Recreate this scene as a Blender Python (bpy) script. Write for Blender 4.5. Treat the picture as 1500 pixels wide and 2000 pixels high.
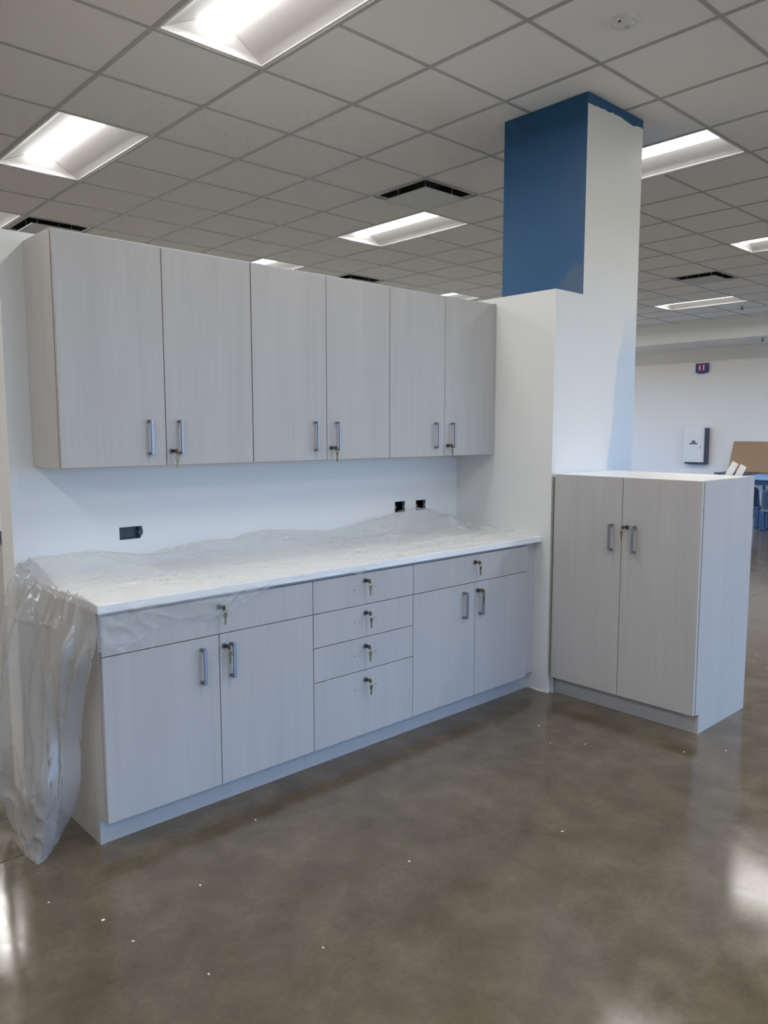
import bpy, bmesh, math, random
from mathutils import Vector, Matrix, noise

for o in list(bpy.data.objects):
    bpy.data.objects.remove(o)
random.seed(7)
scene = bpy.context.scene
COL = scene.collection

# ------------------------------------------------------------------ camera
CAM = Vector((-1.0282, -3.1905, 1.4905))
RIGHT = Vector((0.735190, -0.677861, -0.000205))
UP = Vector((0.071962, 0.077748, 0.994372))
FWD = Vector((0.674030, 0.731068, -0.105940))
FPX = 1497.2
cam = bpy.data.cameras.new('camera')
cam.sensor_fit = 'VERTICAL'
cam.sensor_height = 36.0
cam.lens = FPX / 2000.0 * 36.0
cam.clip_start = 0.05
camo = bpy.data.objects.new('camera', cam)
COL.objects.link(camo)
m = Matrix((RIGHT, UP, -FWD)).transposed().to_4x4()
m.translation = CAM
camo.matrix_world = m
scene.camera = camo

# ------------------------------------------------------------------ world, daylight, exposure
LENS_STRENGTH = 4.5           # brightness of the visible lens
LENS_COLOR = (1.0, 0.985, 0.965)
LAMP_WATTS = 17.5             # light each fixture sends down
SKY = (0.25, 0.51, 1.0)
SKY_STRENGTH = 7.2
GROUND = (1.0, 0.98, 0.96)
GROUND_STRENGTH = 1.7         # ground half of the world, made bright to lift the ceiling
world = bpy.data.worlds.new('sky')
scene.world = world
world.use_nodes = True
wn = world.node_tree
bg = wn.nodes['Background']
wtc = wn.nodes.new('ShaderNodeTexCoord')
wsp = wn.nodes.new('ShaderNodeSeparateXYZ')
wn.links.new(wtc.outputs['Generated'], wsp.inputs[0])
wmr = wn.nodes.new('ShaderNodeMapRange')
wmr.inputs['From Min'].default_value = -0.01
wmr.inputs['From Max'].default_value = 0.01
wn.links.new(wsp.outputs['Z'], wmr.inputs['Value'])
wmx = wn.nodes.new('ShaderNodeMix')
wmx.data_type = 'RGBA'
wmx.inputs[6].default_value = (*[c * GROUND_STRENGTH for c in GROUND], 1)
wmx.inputs[7].default_value = (*[c * SKY_STRENGTH for c in SKY], 1)
wn.links.new(wmr.outputs[0], wmx.inputs[0])
wn.links.new(wmx.outputs[2], bg.inputs['Color'])
bg.inputs['Strength'].default_value = 1.0
WINDOWS = [(-2.0, 0.8), (1.2, 4.0), (4.4, 7.2), (7.6, 10.4), (10.6, 13.0)]     # x ranges of the panes in the wall behind the camera
WIN_Z0, WIN_Z1, WALL_FRONT_Y, WALL_BACK_Y = 0.15, 2.70, -9.0, 8.2
ADDED_WINDOWS_BACK = [(3.4, 6.2), (6.6, 9.4), (9.8, 12.6)]     # unseen windows added behind the partition to brighten the far end
for (x0, x1, yw_, rx_) in [(a, b, WALL_FRONT_Y - 0.16, 90) for a, b in WINDOWS] + [(a, b, WALL_BACK_Y + 0.16, -90) for a, b in ADDED_WINDOWS_BACK]:
    L = bpy.data.lights.new('window_daylight', 'AREA')      # portal: lets the sky in through this window
    L.shape = 'RECTANGLE'
    L.size = x1 - x0
    L.size_y = WIN_Z1 - WIN_Z0
    L.cycles.is_portal = True
    lo = bpy.data.objects.new('window_daylight', L)
    COL.objects.link(lo)
    lo.location = ((x0 + x1) / 2, yw_, (WIN_Z0 + WIN_Z1) / 2)
    lo.rotation_euler = (math.radians(rx_), 0, 0)
vs = scene.view_settings
vs.view_transform = 'Standard'
vs.look = 'None'
vs.exposure = 0.15
vs.gamma = 1.0
vs.use_curve_mapping = False
cy = scene.cycles
cy.use_adaptive_sampling = True
cy.adaptive_threshold = 0.07
cy.adaptive_min_samples = 12
cy.max_bounces = 6
cy.diffuse_bounces = 4
cy.glossy_bounces = 3
cy.transmission_bounces = 4
cy.transparent_max_bounces = 8
cy.caustics_reflective = False
cy.caustics_refractive = False

# ------------------------------------------------------------------ materials
def new_mat(name):
    mt = bpy.data.materials.new(name)
    mt.use_nodes = True
    nt = mt.node_tree
    return mt, nt, nt.nodes['Principled BSDF']

def nd(nt, kind, **kw):
    n = nt.nodes.new(kind)
    for k, v in kw.items():
        setattr(n, k, v)
    return n

def simple(name, col, rough=0.5, metal=0.0, bump=0.0, bscale=200.0, spec=0.5):
    mt, nt, p = new_mat(name)
    p.inputs['Roughness'].default_value = rough
    p.inputs['Metallic'].default_value = metal
    p.inputs['Specular IOR Level'].default_value = spec
    tc = nd(nt, 'ShaderNodeTexCoord')
    no = nd(nt, 'ShaderNodeTexNoise')
    no.inputs['Scale'].default_value = bscale
    no.inputs['Detail'].default_value = 1
    nt.links.new(tc.outputs['Object'], no.inputs['Vector'])
    mx = nd(nt, 'ShaderNodeMix', data_type='RGBA')
    nt.links.new(no.outputs['Fac'], mx.inputs[0])
    mx.inputs[6].default_value = (*[c * 0.96 for c in col], 1)
    mx.inputs[7].default_value = (*[min(1, c * 1.04) for c in col], 1)
    nt.links.new(mx.outputs[2], p.inputs['Base Color'])
    if bump:
        b = nd(nt, 'ShaderNodeBump')
        b.inputs['Strength'].default_value = bump
        b.inputs['Distance'].default_value = 0.002
        nt.links.new(no.outputs['Fac'], b.inputs['Height'])
        nt.links.new(b.outputs['Normal'], p.inputs['Normal'])
    return mt

def laminate(name, dark, light):
    """pale textured-wood laminate, fine vertical grain, each panel cut from another place"""
    mt, nt, p = new_mat(name)
    tc = nd(nt, 'ShaderNodeTexCoord')
    oi = nd(nt, 'ShaderNodeObjectInfo')
    mul = nd(nt, 'ShaderNodeMath', operation='MULTIPLY')
    nt.links.new(oi.outputs['Random'], mul.inputs[0]); mul.inputs[1].default_value = 37.0
    add = nd(nt, 'ShaderNodeVectorMath', operation='ADD')
    nt.links.new(tc.outputs['Object'], add.inputs[0]); nt.links.new(mul.outputs[0], add.inputs[1])
    facs = []
    for sx, sz, det in ((55, 1.6, 5), (9, 0.7, 3), (170, 5, 2)):
        mp = nd(nt, 'ShaderNodeMapping')
        mp.inputs['Scale'].default_value = (sx, sx, sz)
        nt.links.new(add.outputs[0], mp.inputs['Vector'])
        n = nd(nt, 'ShaderNodeTexNoise')
        n.inputs['Scale'].default_value = 1.0
        n.inputs['Detail'].default_value = det
        n.inputs['Distortion'].default_value = 0.3
        nt.links.new(mp.outputs[0], n.inputs['Vector'])
        facs.append(n.outputs['Fac'])
    a = nd(nt, 'ShaderNodeMath', operation='MULTIPLY_ADD')
    nt.links.new(facs[0], a.inputs[0]); a.inputs[1].default_value = 0.45; a.inputs[2].default_value = -0.02
    b = nd(nt, 'ShaderNodeMath', operation='MULTIPLY_ADD')
    nt.links.new(facs[1], b.inputs[0]); b.inputs[1].default_value = 0.45; nt.links.new(a.outputs[0], b.inputs[2])
    c = nd(nt, 'ShaderNodeMath', operation='MULTIPLY_ADD')
    nt.links.new(facs[2], c.inputs[0]); c.inputs[1].default_value = 0.18; nt.links.new(b.outputs[0], c.inputs[2])
    cr = nd(nt, 'ShaderNodeValToRGB')
    cr.color_ramp.elements[0].position = 0.30
    cr.color_ramp.elements[0].color = (*dark, 1)
    cr.color_ramp.elements[1].position = 0.72
    cr.color_ramp.elements[1].color = (*light, 1)
    nt.links.new(c.outputs[0], cr.inputs['Fac'])
    nt.links.new(cr.outputs['Color'], p.inputs['Base Color'])
    p.inputs['Roughness'].default_value = 0.42
    p.inputs['Specular IOR Level'].default_value = 0.4
    return mt

M_LAM = laminate('pale wood laminate', (0.435, 0.424, 0.408), (0.505, 0.492, 0.475))
M_TOE = simple('grey laminate toe kick', (0.46, 0.45, 0.44), 0.45)
M_COUNTER = simple('white solid surface', (0.90, 0.90, 0.89), 0.28, bscale=300)
M_WALL = simple('white wall paint', (0.75, 0.755, 0.735), 0.55, bscale=260)
M_GREYWALL = simple('pale grey wall paint', (0.84, 0.815, 0.79), 0.6, bscale=200)
M_SOFFIT = simple('off white soffit paint', (0.85, 0.84, 0.82), 0.6)
M_TILE = simple('mineral fibre tile', (0.91, 0.90, 0.885), 0.9, bscale=420, spec=0.1)
M_TEE = simple('grey ceiling grid', (0.46, 0.455, 0.45), 0.5, spec=0.3)
M_FIXTURE = simple('white enamel reflector', (0.80, 0.78, 0.76), 0.5)
M_VENT = simple('grey diffuser metal', (0.55, 0.56, 0.55), 0.5)
M_BLACK = simple('black void', (0.012, 0.012, 0.014), 0.6)
M_PLENUM = simple('dark plenum', (0.05, 0.05, 0.05), 0.9)
M_STEEL = simple('brushed nickel', (0.33, 0.34, 0.36), 0.42, metal=1.0)
M_BRASS = simple('brass key', (0.25, 0.195, 0.10), 0.35, metal=1.0)
M_LOCK = simple('dark lock barrel', (0.03, 0.03, 0.035), 0.35)
M_LOCKRING = simple('satin lock rim', (0.30, 0.29, 0.27), 0.35, metal=1.0)
M_BOXBLUE = simple('dark blue box plastic', (0.035, 0.05, 0.075), 0.5)
M_PLASTIC = simple('white plastic', (0.78, 0.78, 0.77), 0.4)
M_DARKPLASTIC = simple('dark grey plastic', (0.08, 0.09, 0.13), 0.45)
M_CARD = simple('brown cardboard', (0.40, 0.25, 0.14), 0.85, bscale=60)
M_BLUEPLASTIC = simple('navy plastic', (0.035, 0.085, 0.19), 0.4)
M_SLATE = simple('slate blue plastic', (0.12, 0.19, 0.28), 0.4)
M_BLUETOP = simple('light blue tabletop', (0.18, 0.42, 0.80), 0.35)
M_SIGN = simple('blue sign', (0.02, 0.03, 0.22), 0.4)
M_RED = simple('red print', (0.50, 0.03, 0.05), 0.5)
M_CHROME = simple('chrome tube', (0.6, 0.6, 0.6), 0.2, metal=1.0)
M_CRUMB = simple('white plaster', (0.75, 0.74, 0.70), 0.9)
M_FRAME = simple('bronze window frame', (0.06, 0.055, 0.05), 0.4)
M_SEALANT = simple('joint sealant', (0.30, 0.26, 0.20), 0.5, bscale=40)
M_HOLE = simple('screw hole', (0.06, 0.06, 0.07), 0.8)

def lens_mat():
    mt = bpy.data.materials.new('lit diffuser lens')
    mt.use_nodes = True
    nt = mt.node_tree
    nt.nodes.remove(nt.nodes['Principled BSDF'])
    e = nd(nt, 'ShaderNodeEmission')
    e.inputs['Color'].default_value = (*LENS_COLOR, 1)
    e.inputs['Strength'].default_value = LENS_STRENGTH
    nt.links.new(e.outputs[0], nt.nodes['Material Output'].inputs['Surface'])
    return mt
M_LENS = lens_mat()

def blue_paint():
    """deep blue paint with one paler scuffed patch low at the front edge (object space of the pillar)"""
    mt, nt, p = new_mat('deep blue paint')
    tc = nd(nt, 'ShaderNodeTexCoord')
    n = nd(nt, 'ShaderNodeTexNoise'); n.inputs['Scale'].default_value = 14; n.inputs['Detail'].default_value = 4
    nt.links.new(tc.outputs['Object'], n.inputs['Vector'])
    dist = nd(nt, 'ShaderNodeVectorMath', operation='DISTANCE')
    nt.links.new(tc.outputs['Object'], dist.inputs[0])
    dist.inputs[1].default_value = (0.0, 0.03, 2.30)
    ma = nd(nt, 'ShaderNodeMath', operation='MULTIPLY_ADD')
    nt.links.new(n.outputs['Fac'], ma.inputs[0]); ma.inputs[1].default_value = 0.14
    nt.links.new(dist.outputs['Value'], ma.inputs[2])
    mr = nd(nt, 'ShaderNodeMapRange')
    nt.links.new(ma.outputs[0], mr.inputs['Value'])
    mr.inputs['From Min'].default_value = 0.16; mr.inputs['From Max'].default_value = 0.22
    mr.inputs['To Min'].default_value = 0.35; mr.inputs['To Max'].default_value = 0.0
    mx = nd(nt, 'ShaderNodeMix', data_type='RGBA')
    nt.links.new(mr.outputs[0], mx.inputs[0])
    mx.inputs[6].default_value = (0.011, 0.092, 0.225, 1)
    mx.inputs[7].default_value = (0.16, 0.19, 0.23, 1)
    nt.links.new(mx.outputs[2], p.inputs['Base Color'])
    p.inputs['Roughness'].default_value = 0.42
    return mt
M_BLUE = blue_paint()

def pillar_front():
    """white roller coat over blue: a ragged blue strip stays under the ceiling; bluish first coat at the right edge"""
    mt, nt, p = new_mat('part-painted pillar face')
    tc = nd(nt, 'ShaderNodeTexCoord')
    sep = nd(nt, 'ShaderNodeSeparateXYZ')
    nt.links.new(tc.outputs['Object'], sep.inputs[0])
    n = nd(nt, 'ShaderNodeTexNoise'); n.inputs['Scale'].default_value = 9; n.inputs['Detail'].default_value = 4
    nt.links.new(tc.outputs['Object'], n.inputs['Vector'])
    n2 = nd(nt, 'ShaderNodeTexNoise'); n2.inputs['Scale'].default_value = 3.0; n2.inputs['Detail'].default_value = 3
    nt.links.new(tc.outputs['Object'], n2.inputs['Vector'])
    # blue strip where z + ragged > limit
    a = nd(nt, 'ShaderNodeMath', operation='MULTIPLY_ADD')
    nt.links.new(n.outputs['Fac'], a.inputs[0]); a.inputs[1].default_value = 0.05
    nt.links.new(sep.outputs['Z'], a.inputs[2])
    g = nd(nt, 'ShaderNodeMath', operation='GREATER_THAN')
    nt.links.new(a.outputs[0], g.inputs[0]); g.inputs[1].default_value = 3.306
    # bluish undercoat where x is right of a wavering line and z is below 2.05
    b = nd(nt, 'ShaderNodeMath', operation='MULTIPLY_ADD')
    nt.links.new(n2.outputs['Fac'], b.inputs[0]); b.inputs[1].default_value = 0.16
    nt.links.new(sep.outputs['X'], b.inputs[2])
    zx = nd(nt, 'ShaderNodeMath', operation='MULTIPLY_ADD')
    nt.links.new(sep.outputs['Z'], zx.inputs[0]); zx.inputs[1].default_value = -0.16
    nt.links.new(b.outputs[0], zx.inputs[2])
    mr = nd(nt, 'ShaderNodeMapRange')
    nt.links.new(zx.outputs[0], mr.inputs['Value'])
    mr.inputs['From Min'].default_value = 0.165; mr.inputs['From Max'].default_value = 0.185
    lim = nd(nt, 'ShaderNodeMapRange')
    nt.links.new(sep.outputs['Z'], lim.inputs['Value'])
    lim.inputs['From Min'].default_value = 1.95; lim.inputs['From Max'].default_value = 2.25
    lim.inputs['To Min'].default_value = 1.0; lim.inputs['To Max'].default_value = 0.0
    mm = nd(nt, 'ShaderNodeMath', operation='MULTIPLY')
    nt.links.new(mr.outputs[0], mm.inputs[0]); nt.links.new(lim.outputs[0], mm.inputs[1])
    mx1 = nd(nt, 'ShaderNodeMix', data_type='RGBA')
    nt.links.new(mm.outputs[0], mx1.inputs[0])
    mx1.inputs[6].default_value = (0.75, 0.755, 0.735, 1)
    mx1.inputs[7].default_value = (0.58, 0.66, 0.74, 1)
    mx2 = nd(nt, 'ShaderNodeMix', data_type='RGBA')
    nt.links.new(g.outputs[0], mx2.inputs[0])
    nt.links.new(mx1.outputs[2], mx2.inputs[6])
    mx2.inputs[7].default_value = (0.011, 0.092, 0.225, 1)
    nt.links.new(mx2.outputs[2], p.inputs['Base Color'])
    p.inputs['Roughness'].default_value = 0.5
    return mt
M_PILLAR = pillar_front()

def concrete():
    mt, nt, p = new_mat('polished concrete')
    tc = nd(nt, 'ShaderNodeTexCoord')
    geo = nd(nt, 'ShaderNodeNewGeometry')
    ns = []
    for sc, det, dis in ((1.1, 6, 0.3), (6.0, 7, 0.35), (55.0, 3, 0.0), (2.2, 4, 0.5)):
        n = nd(nt, 'ShaderNodeTexNoise')
        n.inputs['Scale'].default_value = sc; n.inputs['Detail'].default_value = det
        n.inputs['Distortion'].default_value = dis
        n.inputs['Roughness'].default_value = 0.6
        nt.links.new(geo.outputs['Position'], n.inputs['Vector'])
        ns.append(n)
    a = nd(nt, 'ShaderNodeMath', operation='MULTIPLY_ADD')
    nt.links.new(ns[0].outputs['Fac'], a.inputs[0]); a.inputs[1].default_value = 0.35; a.inputs[2].default_value = 0.0
    b = nd(nt, 'ShaderNodeMath', operation='MULTIPLY_ADD')
    nt.links.new(ns[1].outputs['Fac'], b.inputs[0]); b.inputs[1].default_value = 0.5; nt.links.new(a.outputs[0], b.inputs[2])
    c = nd(nt, 'ShaderNodeMath', operation='MULTIPLY_ADD')
    nt.links.new(ns[2].outputs['Fac'], c.inputs[0]); c.inputs[1].default_value = 0.16; nt.links.new(b.outputs[0], c.inputs[2])
    cr = nd(nt, 'ShaderNodeValToRGB')
    e = cr.color_ramp.elements
    e[0].position = 0.30; e[0].color = (0.072, 0.056, 0.036, 1)
    e[1].position = 0.72; e[1].color = (0.200, 0.162, 0.112, 1)
    mid = cr.color_ramp.elements.new(0.5); mid.color = (0.122, 0.098, 0.066, 1)
    nt.links.new(c.outputs[0], cr.inputs['Fac'])
    # rusty warmer clouds
    mr = nd(nt, 'ShaderNodeMapRange')
    nt.links.new(ns[3].outputs['Fac'], mr.inputs['Value'])
    mr.inputs['From Min'].default_value = 0.52; mr.inputs['From Max'].default_value = 0.72
    mr.inputs['To Max'].default_value = 0.45
    mx = nd(nt, 'ShaderNodeMix', data_type='RGBA')
    nt.links.new(mr.outputs[0], mx.inputs[0])
    nt.links.new(cr.outputs['Color'], mx.inputs[6])
    mx.inputs[7].default_value = (0.125, 0.086, 0.060, 1)
    nt.links.new(mx.outputs[2], p.inputs['Base Color'])
    rr = nd(nt, 'ShaderNodeMapRange')
    nt.links.new(ns[1].outputs['Fac'], rr.inputs['Value'])
    rr.inputs['From Min'].default_value = 0.3; rr.inputs['From Max'].default_value = 0.7
    rr.inputs['To Min'].default_value = 0.10; rr.inputs['To Max'].default_value = 0.19
    nt.links.new(rr.outputs[0], p.inputs['Roughness'])
    bp = nd(nt, 'ShaderNodeBump')
    bp.inputs['Strength'].default_value = 0.05
    bp.inputs['Distance'].default_value = 0.004
    nt.links.new(ns[1].outputs['Fac'], bp.inputs['Height'])
    nt.links.new(bp.outputs['Normal'], p.inputs['Normal'])
    p.inputs['IOR'].default_value = 1.58
    return mt
M_FLOOR = concrete()

def film(name, lo, hi, refl, trans):
    """thin milky polyethylene: partly see-through, partly scattering, glossy"""
    mt, nt, p = new_mat(name)
    p.inputs['Base Color'].default_value = (refl, refl, refl * 0.99, 1)
    p.inputs['Roughness'].default_value = 0.16
    p.inputs['Specular IOR Level'].default_value = 0.8
    tr = nd(nt, 'ShaderNodeBsdfTranslucent')
    tr.inputs['Color'].default_value = (trans, trans, trans * 0.985, 1)
    m1 = nd(nt, 'ShaderNodeMixShader'); m1.inputs[0].default_value = 0.35
    nt.links.new(p.outputs[0], m1.inputs[1]); nt.links.new(tr.outputs[0], m1.inputs[2])
    tp = nd(nt, 'ShaderNodeBsdfTransparent')
    tp.inputs['Color'].default_value = (0.97, 0.97, 0.97, 1)
    tc = nd(nt, 'ShaderNodeTexCoord')
    n = nd(nt, 'ShaderNodeTexNoise'); n.inputs['Scale'].default_value = 2.5; n.inputs['Detail'].default_value = 2
    nt.links.new(tc.outputs['Object'], n.inputs['Vector'])
    mr = nd(nt, 'ShaderNodeMapRange')
    nt.links.new(n.outputs['Fac'], mr.inputs['Value'])
    mr.inputs['From Min'].default_value = 0.35; mr.inputs['From Max'].default_value = 0.68
    mr.inputs['To Min'].default_value = lo; mr.inputs['To Max'].default_value = hi
    m2 = nd(nt, 'ShaderNodeMixShader')
    nt.links.new(mr.outputs[0], m2.inputs[0])
    nt.links.new(tp.outputs[0], m2.inputs[1]); nt.links.new(m1.outputs[0], m2.inputs[2])
    nt.links.new(m2.outputs[0], nt.nodes['Material Output'].inputs['Surface'])
    return mt
M_FILM = film('milky plastic film', 0.24, 0.36, 0.92, 0.86)
M_FILM2 = film('doubled milky plastic film', 0.58, 0.72, 0.60, 0.48)

def glass():
    mt = bpy.data.materials.new('window glass')
    mt.use_nodes = True
    nt = mt.node_tree
    nt.nodes.remove(nt.nodes['Principled BSDF'])
    t = nd(nt, 'ShaderNodeBsdfTransparent'); t.inputs['Color'].default_value = (0.93, 0.96, 0.96, 1)
    g = nd(nt, 'ShaderNodeBsdfGlossy'); g.inputs['Roughness'].default_value = 0.03
    mx = nd(nt, 'ShaderNodeMixShader'); mx.inputs[0].default_value = 0.07
    nt.links.new(t.outputs[0], mx.inputs[1]); nt.links.new(g.outputs[0], mx.inputs[2])
    nt.links.new(mx.outputs[0], nt.nodes['Material Output'].inputs['Surface'])
    return mt
M_GLASS = glass()

# ------------------------------------------------------------------ helpers
def link(name, mesh, mats, parent=None):
    o = bpy.data.objects.new(name, mesh)
    if not isinstance(mats, (list, tuple)):
        mats = [mats]
    if not mesh.materials:
        for mt in mats:
            mesh.materials.append(mt)
    COL.objects.link(o)
    if parent is not None:
        o.parent = parent
    return o

def obj(name, bm, mats, parent=None, smooth=False):
    me = bpy.data.meshes.new(name)
    bmesh.ops.recalc_face_normals(bm, faces=bm.faces)
    bm.to_mesh(me)
    bm.free()
    if smooth:
        for p in me.polygons:
            p.use_smooth = True
    return link(name, me, mats, parent)

def tag(o, label, cat, group=None, kind=None):
    o['label'] = label
    o['category'] = cat
    if group:
        o['group'] = group
    if kind:
        o['kind'] = kind
    return o

def thing(name, label, cat, loc=(0, 0, 0), rz=0.0, group=None):
    o = bpy.data.objects.new(name, None)
    o.empty_display_size = 0.1
    COL.objects.link(o)
    o.location = loc
    o.rotation_euler = (0, 0, rz)
    return tag(o, label, cat, group)

def bx(bm, x0, x1, y0, y1, z0, z1, bev=0.0):
    r = bmesh.ops.create_cube(bm, size=1.0)
    vs_ = r['verts']
    for v in vs_:
        v.co = Vector(((x0 + x1) / 2 + v.co.x * (x1 - x0), (y0 + y1) / 2 + v.co.y * (y1 - y0), (z0 + z1) / 2 + v.co.z * (z1 - z0)))
    if bev:
        es = set()
        for v in vs_:
            es.update(v.link_edges)
        bmesh.ops.bevel(bm, geom=list(es), offset=bev, segments=2, affect='EDGES', profile=0.5)

def box(name, x0, x1, y0, y1, z0, z1, mat, parent=None, bev=0.0):
    bm = bmesh.new()
    bx(bm, x0, x1, y0, y1, z0, z1, bev)
    return obj(name, bm, mat, parent)

def cyl(bm, p0, p1, r, seg=16, r2=None):
    p0, p1 = Vector(p0), Vector(p1)
    d = p1 - p0
    q = d.to_track_quat('Z', 'Y').to_matrix().to_4x4()
    mt = Matrix.Translation((p0 + p1) / 2) @ q
    bmesh.ops.create_cone(bm, cap_ends=True, segments=seg, radius1=r, radius2=r if r2 is None else r2, depth=d.length, matrix=mt)

def prism(bm, pts, y0, y1):
    """polygon given in (x, z), extruded from y0 to y1"""
    a = [bm.verts.new((x, y0, z)) for x, z in pts]
    b = [bm.verts.new((x, y1, z)) for x, z in pts]
    bm.faces.new(a)
    bm.faces.new(b[::-1])
    n = len(pts)
    for i in range(n):
        bm.faces.new((a[i], b[i], b[(i + 1) % n], a[(i + 1) % n]))

def torus(bm, c, R, r, axis='X', seg=16, sub=6):
    ring = []
    for i in range(seg):
        t = 2 * math.pi * i / seg
        row = []
        for k in range(sub):
            u = 2 * math.pi * k / sub
            a, b, d = (R + r * math.cos(u)) * math.cos(t), (R + r * math.cos(u)) * math.sin(t), r * math.sin(u)
            co = {'X': (d, a, b), 'Y': (a, d, b), 'Z': (a, b, d)}[axis]
            row.append(bm.verts.new(Vector(c) + Vector(co)))
        ring.append(row)
    for i in range(seg):
        for k in range(sub):
            bm.faces.new((ring[i][k], ring[(i + 1) % seg][k], ring[(i + 1) % seg][(k + 1) % sub], ring[i][(k + 1) % sub]))

def project(p):
    d = Vector(p) - CAM
    z = d.dot(FWD)
    if z < 0.05:
        return None
    return (750 + FPX * d.dot(RIGHT) / z, 1000 - FPX * d.dot(UP) / z, z)

# ------------------------------------------------------------------ room shell
ZC = 3.335
S = 0.6096
GX, GY = 1.341, 2.738
X_L, X_R, Y_F, Y_B = -7.0, 13.22, WALL_FRONT_Y, WALL_BACK_Y
X_SOFFIT = 12.0

def gx(i): return GX + i * S
def gy(j): return GY - j * S

# floor: joint filler below, slabs above with a saw-cut between them
fl = box('floor', X_L - 0.1, X_R + 0.1, Y_F - 0.1, Y_B + 0.1, -0.12, -0.003, M_SEALANT)
tag(fl, 'dark olive brown polished concrete floor with sawn joints', 'floor', kind='structure')
cuts = [Y_F - 0.1, -5.04, -0.442, 4.15, Y_B + 0.1]
for k in range(len(cuts) - 1):
    box('slab', X_L - 0.1, X_R + 0.1, cuts[k] + (0.004 if k else 0), cuts[k + 1] - 0.004, -0.04, 0.0, M_FLOOR, fl)

# outer walls
w = box('wall_right', X_R, X_R + 0.15, Y_F, Y_B, 0, ZC + 0.5, M_GREYWALL)
tag(w, 'pale grey far wall under the white soffit', 'wall', kind='structure')
w = box('wall_left', X_L - 0.15, X_L, Y_F, Y_B, 0, ZC + 0.5, M_GREYWALL)
tag(w, 'pale grey side wall left of the view', 'wall', kind='structure')
wn_ = 0
for side, wins, ya, yb_, lab in (('front', WINDOWS, Y_F - 0.15, Y_F, 'pale grey window wall behind the camera'),
                                 ('back', ADDED_WINDOWS_BACK, Y_B, Y_B + 0.15, 'pale grey window wall far behind the cabinet partition')):
    bm = bmesh.new()
    bx(bm, X_L, wins[0][0], ya, yb_, 0, ZC + 0.5)
    for k in range(len(wins)):
        nxt = wins[k + 1][0] if k + 1 < len(wins) else X_R
        bx(bm, wins[k][1], nxt, ya, yb_, 0, ZC + 0.5)
        bx(bm, wins[k][0], wins[k][1], ya, yb_, 0, WIN_Z0)
        bx(bm, wins[k][0], wins[k][1], ya, yb_, WIN_Z1, ZC + 0.5)
    w = obj('wall_' + side, bm, M_GREYWALL)
    tag(w, lab, 'wall', kind='structure')
    for k, (x0, x1) in enumerate(wins):
        wn_ += 1
        bm = bmesh.new()
        t = 0.05
        ym = (ya + yb_) / 2
        for (a, b, c, d) in ((x0, x1, WIN_Z0, WIN_Z0 + t), (x0, x1, WIN_Z1 - t, WIN_Z1), (x0, x0 + t, WIN_Z0 + t, WIN_Z1 - t), (x1 - t, x1, WIN_Z0 + t, WIN_Z1 - t), ((x0 + x1) / 2 - t / 2, (x0 + x1) / 2 + t / 2, WIN_Z0 + t, WIN_Z1 - t)):
            bx(bm, a, b, ym - 0.035, ym + 0.035, c, d)
        wf = obj('window_%d' % wn_, bm, M_FRAME)
        tag(wf, 'large window in the %s' % lab[10:], 'window', 'windows of the %s wall' % side, 'structure')
        for a, b in ((x0 + t, (x0 + x1) / 2 - t / 2), ((x0 + x1) / 2 + t / 2, x1 - t)):
            box('pane', a, b, ym - 0.003, ym + 0.003, WIN_Z0 + t, WIN_Z1 - t, M_GLASS, wf)

# soffit along the far wall
so = box('soffit', X_SOFFIT, X_R, Y_F, Y_B, 3.008, ZC + 0.5, M_SOFFIT)
tag(so, 'white boxed soffit running along the far wall', 'soffit', kind='structure')
for side, args in (('right', (X_R - 0.012, X_R, Y_F, Y_B)), ('back', (X_L, X_R - 0.012, Y_B - 0.012, Y_B))):
    b = box('baseboard_' + side, *args, 0, 0.10, M_DARKPLASTIC)
    tag(b, 'dark vinyl base along the far %s wall' % side, 'baseboard', kind='structure')

# ceiling: plenum slab, grid, tiles, lights, diffusers
ce = box('ceiling', X_L, X_SOFFIT, Y_F, Y_B, ZC + 0.42, ZC + 0.5, M_PLENUM)
tag(ce, 'suspended ceiling of square white tiles in a grey grid', 'ceiling', kind='structure')
I0, I1, J0, J1 = -14, 18, -9, 20
LIGHT_CELLS = [(i, j) for i in (-11, -6, -1, 4, 9, 14) for j in (-8, -4, 0, 4, 8, 12, 16) if not (i < -5 and j in (-8, 16))]
VENT_CELLS = [(3, 2), (6, -3), (11, 2), (0, -3)]
taken = set()
for (i, j) in LIGHT_CELLS:
    taken.add((i, j)); taken.add((i, j + 1))
for c in VENT_CELLS:
    taken.add(c)
TW = 0.024
for i in range(I0, I1):
    x = gx(i)
    if X_L + 0.05 < x < X_SOFFIT - 0.02:
        bm = bmesh.new()
        bx(bm, x - TW / 2, x + TW / 2, Y_F, Y_B, ZC, ZC + 0.003)
        bx(bm, x - 0.004, x + 0.004, Y_F, Y_B, ZC + 0.003, ZC + 0.035)
        obj('main_tee', bm, M_TEE, ce)
for j in range(J0, J1):
    y = gy(j)
    if not (Y_F + 0.05 < y < Y_B - 0.05):
        continue
    bm = bmesh.new()
    for i in range(I0, I1):
        a, b = max(gx(i) + TW / 2, X_L), min(gx(i + 1) - TW / 2, X_SOFFIT)
        if b - a < 0.02 or (i, j - 1) in LIGHT_CELLS:
            continue
        bx(bm, a, b, y - TW * 0.42, y + TW * 0.42, ZC, ZC + 0.003)
    obj('cross_tee', bm, M_TEE, ce)
bm = bmesh.new()
bx(bm, -0.297, 0.297, -0.297, 0.297, 0, 0.016)
tile_me = bpy.data.meshes.new('ceiling_tile')
bm.to_mesh(tile_me)
bm.free()
tile_me.materials.append(M_TILE)
cells = []
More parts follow.
